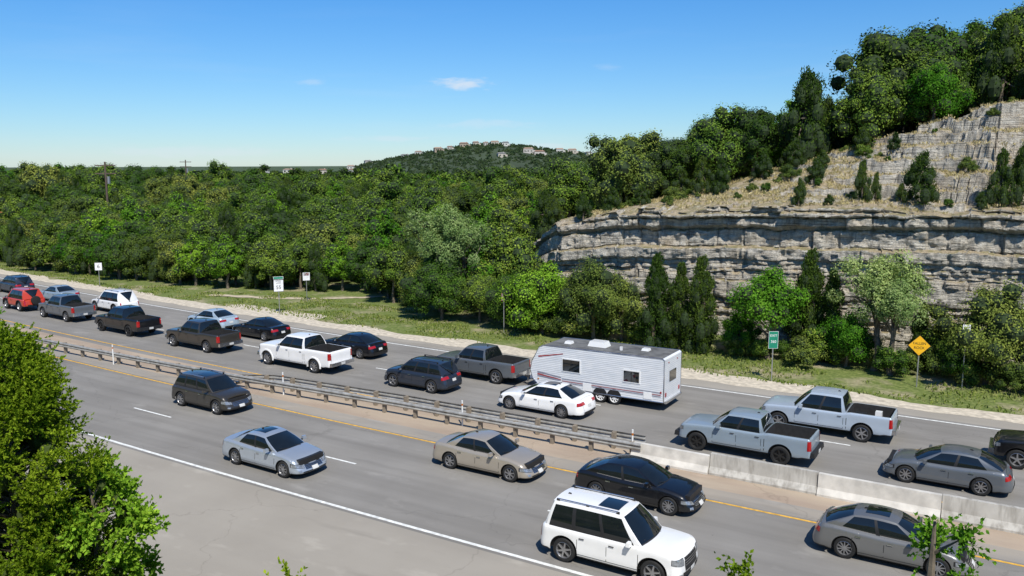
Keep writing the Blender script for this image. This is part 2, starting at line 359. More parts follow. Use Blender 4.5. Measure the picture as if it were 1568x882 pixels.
def trailer(loc,rz):
    mb=MB();L=7.7;h=1.2
    prof=[(-L/2,.5),(L/2-.55,.45),(L/2-.15,.8),(L/2,1.25),(L/2-.1,1.75),(L/2-.55,2.55),(L/2-.8,2.68),(-L/2+.1,2.74),(-L/2,2.66)]
    n=len(prof)
    for sg in(1,-1):
        b=len(mb.v);mb.v+=[(x,sg*h,z) for x,z in prof];mb.f.append(tuple(range(b,b+n)) if sg<0 else tuple(range(b+n-1,b-1,-1)));mb.m.append(mb.mi(SD))
    for i in range(n):
        a,c=prof[i],prof[(i+1)%n]
        mm=TR if i in(5,6) else (M['black'] if i==0 else SD)
        mb.grid([[(a[0],-h,a[1]),(a[0],h,a[1])],[(c[0],-h,c[1]),(c[0],h,c[1])]],mm)
    for sg in(1,-1):
        for (x0,z0),(x1,z1) in zip(prof[:-1],prof[1:]): mb.tube((x0,sg*h,z0),(x1,sg*h,z1),.025,.025,M['chrome'])
        mb.tube((-L/2,sg*h,.5),(-L/2,sg*h,2.66),.025,.025,M['chrome'])
        y=sg*(h+.012)
        for x,z,w,hh in((1.35,1.75,1.0,.62),(-2.1,1.62,.85,.55)):
            mb.box((x,y,z),(w+.12,.03,hh+.12),M['white']);mb.box((x,y+sg*.012,z),(w,.03,hh),M['glass']);mb.box((x,y+sg*.03,z),(.03,.01,hh),M['black'])
        for k,(m_,dz) in enumerate(((GD,0),(RD,-.12),(GD,-.2))):
            mb.hexa([(L/2-.45,y,1.15+dz),(L/2-1.9,y,1.02+dz),(L/2-1.9,y+sg*.004,1.02+dz),(L/2-.45,y+sg*.004,1.15+dz),(L/2-.45,y,1.23+dz),(L/2-1.9,y,1.06+dz),(L/2-1.9,y+sg*.004,1.06+dz),(L/2-.45,y+sg*.004,1.23+dz)],m_)
            mb.box((-.9,y,.98+dz),(5.6,.006,.03),m_)
        mb.hexa([(L/2-.5,y,2.0),(L/2-2,y,2.32),(L/2-2,y+sg*.004,2.32),(L/2-.5,y+sg*.004,2.0),(L/2-.5,y,2.08),(L/2-2,y,2.36),(L/2-2,y+sg*.004,2.36),(L/2-.5,y+sg*.004,2.08)],RD)
        mb.box((.4,y,.72),(.5,.02,.4),M['white']);mb.box((-3,y,.75),(.45,.02,.35),M['white']);mb.box((-L/2+.15,y,1.0),(.08,.02,.1),M['red']);mb.box((L/2-.5,y,.8),(.08,.02,.08),M['orange'])
        for x in(-.35,-1.15):
            wheel(mb,x,sg*(h-.1),.35,sg,.2,M['white'],8)
            G=[[(x+r*math.cos(t),sg*(h+.01),.4+r*math.sin(t)) for r in(.0,.42)] for t in np.linspace(0,math.pi,12)];mb.grid(G,M['black'],sg<0)
    mb.box((-.1,0,.42),(L-.4,1.9,.14),M['black'])
    mb.box((-L/2-.01,0,1.7),(.03,.9,.55),M['glass']);mb.box((-L/2-.06,0,.48),(.12,2.2,.12),M['chrome'])
    for sg in(1,-1): mb.box((-L/2-.012,sg*.95,.85),(.03,.16,.2),M['red']);mb.box((-L/2-.012,sg*.6,2.45),(.03,.08,.05),M['red'])
    mb.box((.3,0,2.86),(1.05,.7,.28),M['white'],.8,.85);mb.box((2.0,.2,2.78),(.4,.4,.14),M['white'],.8,.8);mb.box((-2.3,-.2,2.8),(.4,.4,.12),M['white'],.8,.8);mb.box((-1.2,.5,2.85),(.12,.12,.2),M['white'])
    mb.box((L/2-.05,0,1.95),(.1,1.3,.1),M['white'])
    for sg in(1,-1): mb.tube((L/2-.8,sg*.7,.45),(L/2+1.05,0,.5),.05,.05,M['black'])
    mb.box((L/2+.35,0,.8),(.38,.62,.6),M['white'],.8,.85);mb.tube((L/2+.85,0,.2),(L/2+.85,0,.95),.035,.035,M['chrome'])
    return mb.obj('travel_trailer',loc,rz,True,25)
trailer((-18.75,40.45,.012),math.pi)
# ---------------------------------------------------------------- noise helpers
def vn(x,y,seed=0):
    xi=np.floor(x);yi=np.floor(y);fx=x-xi;fy=y-yi;fx=fx*fx*(3-2*fx);fy=fy*fy*(3-2*fy)
    def h(a,b):
        v=np.sin(a*127.1+b*311.7+seed*74.7)*43758.5453; return v-np.floor(v)
    return (h(xi,yi)*(1-fx)+h(xi+1,yi)*fx)*(1-fy)+(h(xi,yi+1)*(1-fx)+h(xi+1,yi+1)*fx)*fy
def fbm(x,y,seed=0,o=4):
    s=0;a=.5;t=0
    for k in range(o): s=s+a*vn(x*2**k,y*2**k,seed+k*13);t+=a;a*=.5
    return s/t
def sm(x): x=np.clip(x,0,1);return x*x*(3-2*x)
# ---------------------------------------------------------------- terrain
def hcl(s): return np.interp(s,[-38,-35,-32,-26,-18,-2,60],[4.8,6.6,7.8,8.9,9.4,9.7,9.9])
def crest(s): return np.interp(s,[-60,-40,-30,-23,-15,-7,0,10,25,60],[5.5,7.2,8.8,10.4,12.7,15.1,17.1,19.3,21,22])
def qf(s): return 58+np.maximum(0,-31-s)*1.0
def ucurve(s,u):
    r=sm((s+15)/10)
    return u*(1-r)+r*np.interp(u,[0,.25,.31,.5,.55,.76,.82,1],[0,.07,.30,.40,.66,.76,.96,1])
def terr(s,q):
    s=np.asarray(s,float);q=np.asarray(q,float)
    Y=VY(s,q);X=VX(s,q)
    base=1.2*sm((q-62)/60)-7*sm((Y-200)/500)-.0115*np.clip(Y-700,0,900)+4.6*np.exp(-((X+85)/40)**2-((Y-150)/45)**2)*sm((q-60)/20)
    left=base+6.5*sm((s+88)/48)*sm((q-60)/34)*(1-sm((Y-140)/150))
    u=np.clip((q-qf(s))/14,0,1)
    zh=hcl(s)+(crest(s)-hcl(s))*ucurve(s,u)+np.minimum(4,.06*np.maximum(0,q-qf(s)-14))
    zh=zh*(1-sm((q-170)/200))+base*sm((q-170)/200)
    zr=np.where(q>qf(s),zh,.12*np.clip(q-54,0,4))
    m=sm((s+40)/4)
    z=left*(1-m)+zr*m
    emb=np.clip((11-q)*1.1,0,10.8)
    return z+emb
def heightmesh(name,S,Q,Z,mat,smooth=True):
    ns,nq=len(S),len(Q)
    SS,QQ=np.meshgrid(S,Q,indexing='ij')
    V=np.stack([SS,QQ,Z],-1).reshape(-1,3)
    i=np.arange(ns-1)[:,None]*nq+np.arange(nq-1)[None,:]
    F=np.stack([i,i+nq,i+nq+1,i+1],-1).reshape(-1,4)
    return rawmesh(name,V,F,mat,smooth)
def rawmesh(name,V,F,mat,smooth=True,link=True):
    me=bpy.data.meshes.new(name);n=len(V);k=len(F);w=F.shape[1]
    me.vertices.add(n);me.vertices.foreach_set('co',np.asarray(V,np.float32).ravel())
    me.loops.add(k*w);me.loops.foreach_set('vertex_index',F.astype(np.int32).ravel())
    me.polygons.add(k);me.polygons.foreach_set('loop_start',np.arange(0,k*w,w,dtype=np.int32));me.polygons.foreach_set('loop_total',np.full(k,w,dtype=np.int32))
    for m in (mat if isinstance(mat,list) else [mat]): me.materials.append(m)
    me.update(calc_edges=True);me.validate()
    me.polygons.foreach_set('use_smooth',[smooth]*len(me.polygons))
    o=bpy.data.objects.new(name,me)
    if link: COL.objects.link(o)
    return o
def ground_mat():
    m,nt,b=newmat('grass_ground')
    n1=noise(nt,.35,6);n2=noise(nt,4,5)
    g=ramp(nt,n2,[(.3,(.075,.11,.018)),(.55,(.15,.19,.04)),(.75,(.27,.27,.1))])
    d=ramp(nt,n2,[(.3,(.25,.21,.12)),(.7,(.44,.38,.25))])
    c=mix(nt,ramp(nt,n1,[(.5,(0,)),(.65,(.9,))]),g,d)
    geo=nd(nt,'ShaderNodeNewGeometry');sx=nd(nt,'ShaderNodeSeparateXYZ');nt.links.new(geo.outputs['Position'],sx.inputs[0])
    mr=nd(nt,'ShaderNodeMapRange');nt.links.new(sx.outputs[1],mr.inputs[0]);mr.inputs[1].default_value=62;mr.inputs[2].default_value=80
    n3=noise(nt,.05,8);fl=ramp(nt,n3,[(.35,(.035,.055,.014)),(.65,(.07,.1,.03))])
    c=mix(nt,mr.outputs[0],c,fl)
    nt.links.new(c,b.inputs['Base Color']);b.inputs['Roughness'].default_value=.95;bump(nt,b,n2,.8,.08);return m
GM=ground_mat()
S=np.unique(np.concatenate([-np.geomspace(130,6000,22),np.arange(-130,62,1.5),np.geomspace(62,6000,22)]))
Q=np.unique(np.concatenate([-np.geomspace(12,6000,14),np.arange(-12,110,1.),np.geomspace(110,7000,34)]))
SS,QQ=np.meshgrid(S,Q,indexing='ij')
Z=terr(SS,QQ)
incl=(SS>-42)&(SS<58)&(QQ>54)&(QQ<qf(SS)+16)
Z=np.where(incl,np.where(QQ<qf(SS)+3,.12*np.clip(QQ-54,0,4),Z-.9*(1-sm((QQ-qf(SS)-14)/2))-1.6*(QQ<qf(SS)+14)),Z)
Z=np.where((QQ>=11)&(QQ<54),-.03,Z)
heightmesh('ground',S,Q,Z,GM)
# rock cliff
def rock_mat():
    m,nt,b=newmat('limestone_rock')
    tc=nd(nt,'ShaderNodeTexCoord');geo=nd(nt,'ShaderNodeNewGeometry');O=tc.outputs['Object']
    big=noise(nt,.3,5,O,(1,1,2.2));med=noise(nt,1.3,9,O,(1,1,2.4),.72);fine=noise(nt,9,8,O,(1,1,1.6),.7)
    streak=noise(nt,1.3,8,O,(2.2,2.2,.35),.7);strata=noise(nt,1.0,6,O,(.12,.12,3.4),.6);thin=noise(nt,2.2,6,O,(.15,.15,5),.6);vert=noise(nt,3.2,4,O,(1.,1.,.05),.6)
    c=ramp(nt,med,[(.3,(.3,.28,.24)),(.44,(.52,.485,.415)),(.56,(.68,.635,.54)),(.7,(.84,.79,.68))])
    c=mix(nt,ramp(nt,strata,[(.47,(0,)),(.6,(.4,))]),c,(.7,.61,.47))
    c=mix(nt,ramp(nt,streak,[(.47,(.0,)),(.62,(.6,))]),c,(.17,.16,.142))
    c=mix(nt,ramp(nt,big,[(.52,(0,)),(.68,(.4,))]),c,(.6,.46,.3))
    c=mix(nt,ramp(nt,thin,[(.36,(.7,)),(.41,(0,))]),c,(.07,.065,.055))
    c=mix(nt,ramp(nt,vert,[(.33,(.5,)),(.38,(0,))]),c,(.1,.092,.08))
    c=mix(nt,ramp(nt,fine,[(.36,(.5,)),(.48,(0,))]),c,(.12,.108,.09),)
    sx=nd(nt,'ShaderNodeSeparateXYZ');nt.links.new(geo.outputs['Normal'],sx.inputs[0])
    dirt=ramp(nt,fine,[(.3,(.27,.21,.13)),(.5,(.47,.38,.25)),(.7,(.64,.55,.4))])
    gr=ramp(nt,med,[(.47,(0,)),(.56,(.7,))]);dirt=mix(nt,gr,dirt,(.24,.22,.085))
    c=mix(nt,ramp(nt,sx.outputs[2],[(.72,(0,)),(.88,(1,))]),c,dirt)
    nt.links.new(c,b.inputs['Base Color']);b.inputs['Roughness'].default_value=.95;b.inputs['Specular IOR Level'].default_value=.2
    a=nd(nt,'ShaderNodeMath',operation='ADD');nt.links.new(med,a.inputs[0]);nt.links.new(fine,a.inputs[1])
    a2=nd(nt,'ShaderNodeMath',operation='ADD');nt.links.new(a.outputs[0],a2.inputs[0]);nt.links.new(thin,a2.inputs[1]);bump(nt,b,a2.outputs[0],.9,.22);return m
RM=rock_mat()
def cliff():
    Sx=np.arange(-40,56,.12);nf,ntp=120,160
    rs=np.random.default_rng(5)
    lay=[-.5]
    while lay[-1]<12: lay.append(lay[-1]+rs.choice([.22,.35,.55,.85,1.2],p=[.25,.25,.2,.15,.15]))
    lay=np.array(lay);off=rs.uniform(-.11,.15,len(lay));bl=rs.uniform(.9,3.6,len(lay))
    HS=hcl(Sx)
    H=HS+(fbm(Sx*.35,Sx*0+3,9)-.5)*.7+(vn(np.floor(Sx/1.7+fbm(Sx*.7,Sx*0,2)),Sx*0,4)-.5)*.6
    V=np.zeros((len(Sx),nf+ntp,3))
    def layered(zz,z):
        k=np.clip(np.searchsorted(lay,zz)-1,0,len(lay)-2)
        fr=(zz-lay[k])/(lay[k+1]-lay[k])
        bx=(Sx+k*3.7)/bl[k]+fbm(Sx*.8,k*1.3,5)*1.4
        blk=np.floor(bx);bf=bx-blk
        amp=.5+1.0*sm((zz-5.6)/2)
        o=(off[k]*1.6+(vn(blk*3.3,k*7.1,8)-.5)*.6)*amp
        o=o-.2*np.exp(-(np.minimum(fr,1-fr)*(lay[k+1]-lay[k])/.055)**2)*amp*(.3+1.4*vn(Sx*.5,k*2.2,19))-.16*np.exp(-(np.minimum(bf,1-bf)/.04)**2)
        return o
    for j in range(nf):
        t=j/(nf-1);z=-.2+(H+.2)*t
        zz=z+(fbm(Sx*.12,Sx*0+1,31)-.5)*.3+(9.7-HS)*.8+(fbm(Sx*.9,z*.4,61)-.5)*.25
        o=layered(zz,z)
        o=o+(fbm(Sx*1.3,z*1.6,3,5)-.5)*.6+(fbm(Sx*3.5,z*4,23,3)-.5)*.24+(fbm(Sx*.1,z*.05,12,3)-.5)*1.8
        o=o+.45*sm((zz-8.3)/.2)+.25*sm((zz-6.1)/.12)*(1-sm((zz-6.9)/.15))-.7*sm((t-.985)/.015)
        o=o-.7*t
        V[:,j,0]=Sx;V[:,j,1]=qf(Sx)-o;V[:,j,2]=z
    qtop=V[:,nf-1,1].copy()
    for j in range(ntp):
        t=(j+1)/ntp;q=qtop+(qf(Sx)+17-qtop)*t
        qn=q+(fbm(Sx*.22,q*0+2,91)-.5)*3.4+(fbm(Sx*.9,q*0+5,92)-.5)*.9
        z0=terr(Sx,np.maximum(qn,qf(Sx)+.01));d=q-qf(Sx)
        rocky=(.4*sm((Sx+27)/8)+.6*sm((Sx+15)/8))*sm((d-1.2)/1.5)*(.5+.5*sm((fbm(Sx*.25,q*.4,71)-.36)/.12))
        warp=fbm(Sx*.08,q*.08,17)*1.0+(fbm(Sx*.7,q*.5,7)-.5)*.8+(fbm(Sx*2.5,q*1.5,6)-.5)*.35
        st=.95;w=(z0+warp)/st;fl=np.floor(w);frr=w-fl
        zs_=(fl+.12*frr+.88*sm((frr-.5)/.09))*st-warp
        z=z0*(1-rocky)+zs_*rocky+(fbm(Sx*.9,q*.9,21,5)-.5)*.4+(fbm(Sx*3,q*3,29,3)-.5)*.22
        fade=sm((17-d)/3.);z=z*fade+(terr(Sx,q)-.5)*(1-fade)
        e=sm(t/.05);z=(H-.02)*(1-e)+z*e
        V[:,nf+j,0]=Sx+(fbm(Sx*1.1,q*.8,44)-.5)*.2;V[:,nf+j,1]=q;V[:,nf+j,2]=z
    n=nf+ntp;i=np.arange(len(Sx)-1)[:,None]*n+np.arange(n-1)[None,:]
    F=np.stack([i,i+n,i+n+1,i+1],-1).reshape(-1,4)
    o=rawmesh('rock_cliff',V.reshape(-1,3),F,RM,True);o.data.set_sharp_from_angle(angle=math.radians(34))
    return V
CV=cliff()
def cliffz(s,q):
    i=int(round((s+40)/.12))
    if 0<=i<len(CV):
        col=CV[i];k=np.argmin(abs(col[120:,1]-q)); return float(col[120+k,2])
    return float(terr(s,q))
# ---------------------------------------------------------------- road
def asphalt(name,lo,hi,tan=0,streak=.5):
    m,nt,b=newmat(name)
    a=noise(nt,60,3);bg=noise(nt,.25,6);tr=noise(nt,1,4,mscale=(.03,1.1,1))
    c=ramp(nt,bg,[(.3,lo),(.7,hi)])
    c=mix(nt,ramp(nt,tr,[(.35,(streak,)),(.6,(0,))]),c,tuple(x*.7 for x in lo))
    c=mix(nt,ramp(nt,a,[(.35,(.35,)),(.65,(0,))]),c,tuple(x*.55 for x in lo))
    sp_=noise(nt,.9,6,mscale=(.5,1,1));c=mix(nt,ramp(nt,sp_,[(.6,(0,)),(.8,(.5,))]),c,tuple(min(1,x*1.35) for x in hi))
    st=noise(nt,.5,5,mscale=(.2,1.5,1));c=mix(nt,ramp(nt,st,[(.6,(0,)),(.72,(.4,))]),c,tuple(x*.5 for x in lo))
    dr=noise(nt,5,3,mscale=(.5,1,1));c=mix(nt,ramp(nt,dr,[(.72,(0,)),(.76,(.45,))]),c,tuple(x*.35 for x in lo))
    if tan: c=mix(nt,ramp(nt,noise(nt,.7,5,mscale=(.25,1,1)),[(.4,(0,)),(.6,(tan,))]),c,(.46,.38,.28))
    v=nd(nt,'ShaderNodeTexVoronoi',feature='DISTANCE_TO_EDGE');v.inputs['Scale'].default_value=.11
    tc=nd(nt,'ShaderNodeTexCoord');ns_=nd(nt,'ShaderNodeTexNoise');ns_.inputs['Scale'].default_value=.9;ns_.inputs['Detail'].default_value=5;nt.links.new(tc.outputs['Object'],ns_.inputs[0])
    vm=nd(nt,'ShaderNodeVectorMath',operation='MULTIPLY_ADD');vm.inputs[1].default_value=(2,2,0);nt.links.new(ns_.outputs['Color'],vm.inputs[0]);nt.links.new(tc.outputs['Object'],vm.inputs[2]);nt.links.new(vm.outputs[0],v.inputs['Vector'])
    c=mix(nt,ramp(nt,v.outputs['Distance'],[(.0,(.3,)),(.004,(0,))]),c,tuple(x*.45 for x in lo))
    nt.links.new(c,b.inputs['Base Color']);b.inputs['Roughness'].default_value=.9;b.inputs['Specular IOR Level'].default_value=.2;bump(nt,b,a,.35,.01);return m
A1=asphalt('asphalt',(.24,.226,.204),(.31,.294,.268));A2=asphalt('shoulder_asphalt',(.34,.308,.26),(.405,.37,.315),0,.12);A3=asphalt('median_paving',(.36,.28,.21),(.45,.35,.265),.6,.2);A4=asphalt('inner_shoulder_asphalt',(.3,.275,.24),(.37,.34,.295),.3,.2)
GV=pmat('gravel',(.56,.49,.38),.95,0,0,.3,3,.8);YL=pmat('yellow_road_paint',(.68,.38,.05),.7,0,0,.35,5);WL=pmat('white_road_paint',(.74,.74,.7),.7,0,0,.25,5)
def strip(mb,q0,q1,s0,s1,z,mat,step=2.):
    n=max(2,int(abs(s1-s0)/step)+1);G=[]
    for s in np.linspace(s0,s1,n):
        a=q0(s) if callable(q0) else q0;b=q1(s) if callable(q1) else q1
        G.append([(s,a+cs(s),z),(s,b+cs(s),z)])
    mb.grid(G,mat,True)
rd=MB()
strip(rd,21.7,29.7,-420,160,0,A1);strip(rd,33.2,45.2,-420,160,0,A1)
strip(rd,11,21.7,-420,160,0,A2);strip(rd,45.2,46.5,-420,160,0,A2);strip(rd,29.7,30.7,-420,160,0,A4)
rd.obj('road',smooth=False)
md=MB();strip(md,30.7,33.2,-420,160,0,A3);md.obj('median',smooth=False)
ln=MB()
strip(ln,21.85,22.0,-420,160,.006,WL);strip(ln,44.75,44.89,-420,160,.006,WL)
strip(ln,29.45,29.57,-420,160,.006,YL);strip(ln,33.75,33.87,-420,160,.006,YL)
for k in range(-24,12):
    s=-38.4+12.2*k;strip(ln,25.55,25.66,s,s+3.05,.006,WL,1.);strip(ln,38.75,38.86,s+5,s+8.05,.006,WL,1.)
ln.obj('lane_markings',smooth=False)
gv=MB();G=[]
for s in np.arange(-420,160,.5):
    w=1.4+1.8*float(fbm(np.array(s*.3),np.array(2.),3))-.4
    if -60<s<-48: w+=1.6
    G.append([(s,46.2+cs(s)+.3*float(vn(np.array(s*.9),np.array(0.),2)),.008),(s,46.6+w*.5+cs(s),.014),(s,46.5+w+cs(s),-.02)])
gv.grid(G,GV,True);gv.obj('gravel_verge')
DP=pmat('dirt',(.5,.42,.3),.95,0,0,.25,2,.5)
fp=MB();pts=[(-66,53.4),(-60,54.8),(-56,56.6),(-52,60),(-50,64)];G=[]
for i in range(len(pts)-1):
    for k in np.linspace(0,1,6):
        x=pts[i][0]+(pts[i+1][0]-pts[i][0])*k;y=pts[i][1]+(pts[i+1][1]-pts[i][1])*k
        w=.5+.15*math.sin(x*3);G.append([(x,y-w,.03),(x,y+w,.03)])
fp.grid(G,DP,True);fp.obj('dirt_path')
# ---------------------------------------------------------------- guardrails / barrier
GR=pmat('galvanised_steel',(.4,.39,.36),.5,.4,0,.3,3);WD=pmat('weathered_post_wood',(.24,.2,.15),.9,0,0,.3,8)
def railq(s): return float(np.interp(s,[-120,-56,-38,-26,-13],[29.9,30.35,31.2,32.0,32.3]))
def railq2(s): return railq(s)+float(np.interp(s,[-40,-36,-30],[.35,.75,.8]))
def guardrail(qfn,s0,s1,face,end):
    mb=MB();prof=[(.0,.43),(.07,.47),(.08,.52),(.01,.57),(.01,.61),(.08,.66),(.07,.71),(0,.75)];G=[]
    for s in np.arange(s0,s1+.01,.95):
        dz=-.5*(1-min(1,(s-s0)/5)) if end else 0
        G.append([(s,qfn(s)+cs(s)+face*(.12+o),z+dz) for o,z in prof])
    mb.grid(G,GR,face>0);mb.grid([[(p[0],p[1]-face*.006,p[2]) for p in r] for r in G],GR,face<0)
    for s in np.arange(s0+.5,s1,1.9):
        q=qfn(s)+cs(s);dz=-.5*(1-min(1,(s-s0)/5)) if end else 0
        mb.box((s,q,.35+dz),(.16,.17,.78),WD);mb.box((s,q+face*.1,.6+dz),(.15,.08,.3),WD)
    return mb.obj('guardrail',smooth=True,sharp=50)
guardrail(railq,-130,-13,-1,False);guardrail(railq2,-40,-13,1,True)
def conc():
    m,nt,b=newmat('concrete')
    n=noise(nt,1.2,7);st=noise(nt,2,5,mscale=(2.5,2.5,.3))
    c=ramp(nt,n,[(.3,(.38,.36,.32)),(.7,(.54,.52,.47))]);c=mix(nt,ramp(nt,st,[(.45,(0,)),(.7,(.7,))]),c,(.2,.18,.15))
    nt.links.new(c,b.inputs['Base Color']);b.inputs['Roughness'].default_value=.9;bump(nt,b,n,.4,.03);return m
CC=conc();CC2=pmat('new_concrete',(.6,.57,.51),.85,0,0,.2,2,.3)
bar=MB();s=-13.6;k=0
while s<70:
    Lg=4.2 if k not in(0,) else 3.4;z1=.82 if k else .72
    prof=[(-.3,0),(-.3,.08),(-.15,.3),(-.09,z1),(.09,z1),(.15,.3),(.3,.08),(.3,0)]
    mt=CC2 if k in(0,2) else CC;q=32.35+(.05 if k%2 else -.02);a,b=s,s+Lg-.03
    bar.grid([[(a,q+o,z) for o,z in prof],[(b,q+o,z) for o,z in prof]],mt,True)
    for xx,fl in((a,0),(b,1)):
        bb=len(bar.v);bar.v+=[(xx,q+o,z) for o,z in prof];n=len(prof);bar.f.append(tuple(range(bb,bb+n)) if fl else tuple(range(bb+n-1,bb-1,-1)));bar.m.append(bar.mi(mt))
    s+=Lg;k+=1
bar.obj('concrete_barrier',smooth=False)
WPL=pmat('white_plastic',(.75,.75,.73),.5)
for s,q in((-58.5,29.9),(-33.7,31.5),(-22.3,32.2),(-13.6,32.3),(-48,30.5)):
    mb=MB();mb.tube((0,0,0),(0,0,1.25),.04,.04,WPL,10);mb.tube((0,0,1.0),(0,0,1.1),.043,.043,M['orange'],10);mb.obj('delineator_post',(s,q+cs(s),0))
# ---------------------------------------------------------------- signs
SB=pmat('sign_back_aluminium',(.4,.4,.4),.4,.6);GS=pmat('green_sign_sheeting',(.01,.22,.13),.5);YS=pmat('yellow_sign_sheeting',(.85,.45,.01),.5);WS=pmat('white_sign_sheeting',(.8,.8,.8),.5);RS=pmat('red_sign_sheeting',(.5,.02,.02),.5)
TXT=pmat('sign_lettering',(.01,.01,.01),.6)
def text(mb_parent,body,size,x,z,mat,name='lettering'):
    cu=bpy.data.curves.new(name,'FONT');cu.body=body;cu.size=size;cu.align_x='CENTER';cu.align_y='CENTER';cu.extrude=.002
    o=bpy.data.objects.new(name,cu);cu.materials.append(mat);COL.objects.link(o);o.parent=mb_parent;o.location=(x,-.042,z);o.rotation_euler=(math.pi/2,0,0)
def sign(s,q,rz,plates,height,texts=(),gz=0,name='traffic_sign'):
    mb=MB();mb.tube((0,0,-.1),(0,0,height),.035,.035,SB,8)
    for (cx,cz,w,h,mt,dia,border) in plates:
        def plate(w,h,m,y0,y1):
            if dia: P=[(cx,cz-h),(cx+w,cz),(cx,cz+h),(cx-w,cz)]
            else: P=[(cx-w/2,cz-h/2),(cx+w/2,cz-h/2),(cx+w/2,cz+h/2),(cx-w/2,cz+h/2)]
            mb.hexa([(x,y1,z) for x,z in P]+[(x,y0,z) for x,z in P],m)
        plate(w,h,border,-.034,-.03);plate(w*.94,h*.94 if dia else h-w*.06,mt,-.038,-.0345)
    o=mb.obj(name,(s,q,gz),rz,smooth=False)
    for t in texts: text(o,*t)
    return o
sign(-11.9,48.5,.6,[(0,2.4,.55,1.0,GS,0,WS)],2.9,[('EXIT',.2,0,2.65,WS),('360',.22,0,2.3,WS)],name='exit_sign')
sign(-4.6,51.4,.25,[(0,2.35,.6,.6,YS,1,TXT)],2.5,[('FALLEN',.2,0,2.47,TXT),('ROCK',.2,0,2.22,TXT)],name='warning_sign')
sign(-52.7,49.6,.85,[(0,2.35,.8,1.0,WS,0,TXT),(0,3.0,.8,.22,GS,0,WS)],3.1,[('SPEED\nLIMIT',.17,0,2.65,TXT),('55',.42,0,2.2,TXT)],name='speed_limit_sign')
sign(-55.2,55.3,.85,[(0,2.3,.65,.75,WS,0,TXT),(0,2.5,.5,.28,RS,0,WS)],2.7)
sign(-80.5,51.6,.8,[(0,2.0,.7,.8,WS,0,TXT)],2.4,[('6',.5,0,2.0,TXT)])
sign(-32.2,52.0,.9,[(0,2.75,.4,.55,SB,0,RS)],3.0,[('NO\nDUMP',.12,0,2.75,RS)])
sign(-2.4,52.4,.4,[(0,3.4,.42,.42,WS,0,TXT)],3.6,[('MILE',.14,0,3.4,TXT)])
# ---------------------------------------------------------------- foliage
def leaf_mat(name,c0,c1,c2,haze=0,trans=0.,g=1.):
    m,nt,b=newmat(name)
    c0,c1,c2=[tuple(min(1,x*g) for x in c) for c in(c0,c1,c2)]
    geo=nd(nt,'ShaderNodeNewGeometry');oi=nd(nt,'ShaderNodeObjectInfo')
    cl=noise(nt,.9,3)
    a=nd(nt,'ShaderNodeMath',operation='MULTIPLY_ADD');a.inputs[1].default_value=.35;nt.links.new(geo.outputs['Random Per Island'],a.inputs[0])
    a2=nd(nt,'ShaderNodeMath',operation='MULTIPLY');a2.inputs[1].default_value=.85;nt.links.new(cl,a2.inputs[0]);nt.links.new(a2.outputs[0],a.inputs[2])
    c=ramp(nt,a.outputs[0],[(.35,c0),(.6,c1),(.85,c2)])
    hsv=nd(nt,'ShaderNodeHueSaturation');nt.links.new(c,hsv.inputs['Color'])
    mr=nd(nt,'ShaderNodeMapRange');mr.inputs[3].default_value=.475;mr.inputs[4].default_value=.52;nt.links.new(oi.outputs['Random'],mr.inputs[0]);nt.links.new(mr.outputs[0],hsv.inputs['Hue'])
    mr2=nd(nt,'ShaderNodeMapRange');mr2.inputs[3].default_value=1.4;mr2.inputs[4].default_value=.65;nt.links.new(oi.outputs['Random'],mr2.inputs[0]);nt.links.new(mr2.outputs[0],hsv.inputs['Value'])
    col=hsv.outputs[0]
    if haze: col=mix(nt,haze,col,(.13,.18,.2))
    b_=nd(nt,'ShaderNodeBsdfDiffuse');nt.links.new(col,b_.inputs[0]);out=b_.outputs[0]
    if trans:
        tr=nd(nt,'ShaderNodeBsdfTranslucent');nt.links.new(mix(nt,1.,col,(1.25,1.3,.5),'MULTIPLY'),tr.inputs[0])
        ms=nd(nt,'ShaderNodeMixShader');ms.inputs[0].default_value=trans;nt.links.new(out,ms.inputs[1]);nt.links.new(tr.outputs[0],ms.inputs[2]);out=ms.outputs[0]
    nt.nodes.remove(b)
    nt.links.new(out,nt.nodes['Material Output'].inputs[0]);return m
LJ=leaf_mat('juniper_foliage',(.014,.031,.006),(.036,.067,.011),(.075,.115,.019),g=1.3)
LO=leaf_mat('oak_foliage',(.02,.045,.008),(.055,.105,.014),(.12,.175,.026),g=1.5)
LB=leaf_mat('bright_foliage',(.04,.105,.01),(.08,.19,.015),(.16,.29,.03),0,.25,g=1.4)
LV=leaf_mat('olive_foliage',(.035,.055,.014),(.085,.12,.022),(.16,.19,.04),g=1.4)
LF=leaf_mat('feathery_foliage',(.08,.14,.04),(.15,.22,.075),(.26,.32,.13),0,.3,g=1.4)
LY=leaf_mat('cedar_spray_foliage',(.07,.115,.008),(.17,.235,.014),(.33,.39,.03),0,.35,g=1.5)
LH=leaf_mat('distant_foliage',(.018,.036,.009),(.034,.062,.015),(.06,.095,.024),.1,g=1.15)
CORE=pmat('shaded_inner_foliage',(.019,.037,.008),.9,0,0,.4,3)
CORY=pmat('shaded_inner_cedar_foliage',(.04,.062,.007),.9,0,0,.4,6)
BK=pmat('bark',(.16,.13,.095),.95,0,0,.35,8,.6)
def unit(a): return a/np.maximum(np.linalg.norm(a,axis=-1,keepdims=True),1e-6)
def quads(C,N,size,asp,T=None,rng=RNG):
    n=len(C)
    if T is None: T=np.cross(N,rng.normal(size=(n,3)))
    T=unit(T);B=unit(np.cross(N,T));s=(size*rng.uniform(.6,1.3,n))[:,None]
    V=np.stack([C+T*s*.5,C+B*s*.5*asp,C-T*s*.5,C-B*s*.5*asp],1).reshape(-1,3)
    return V
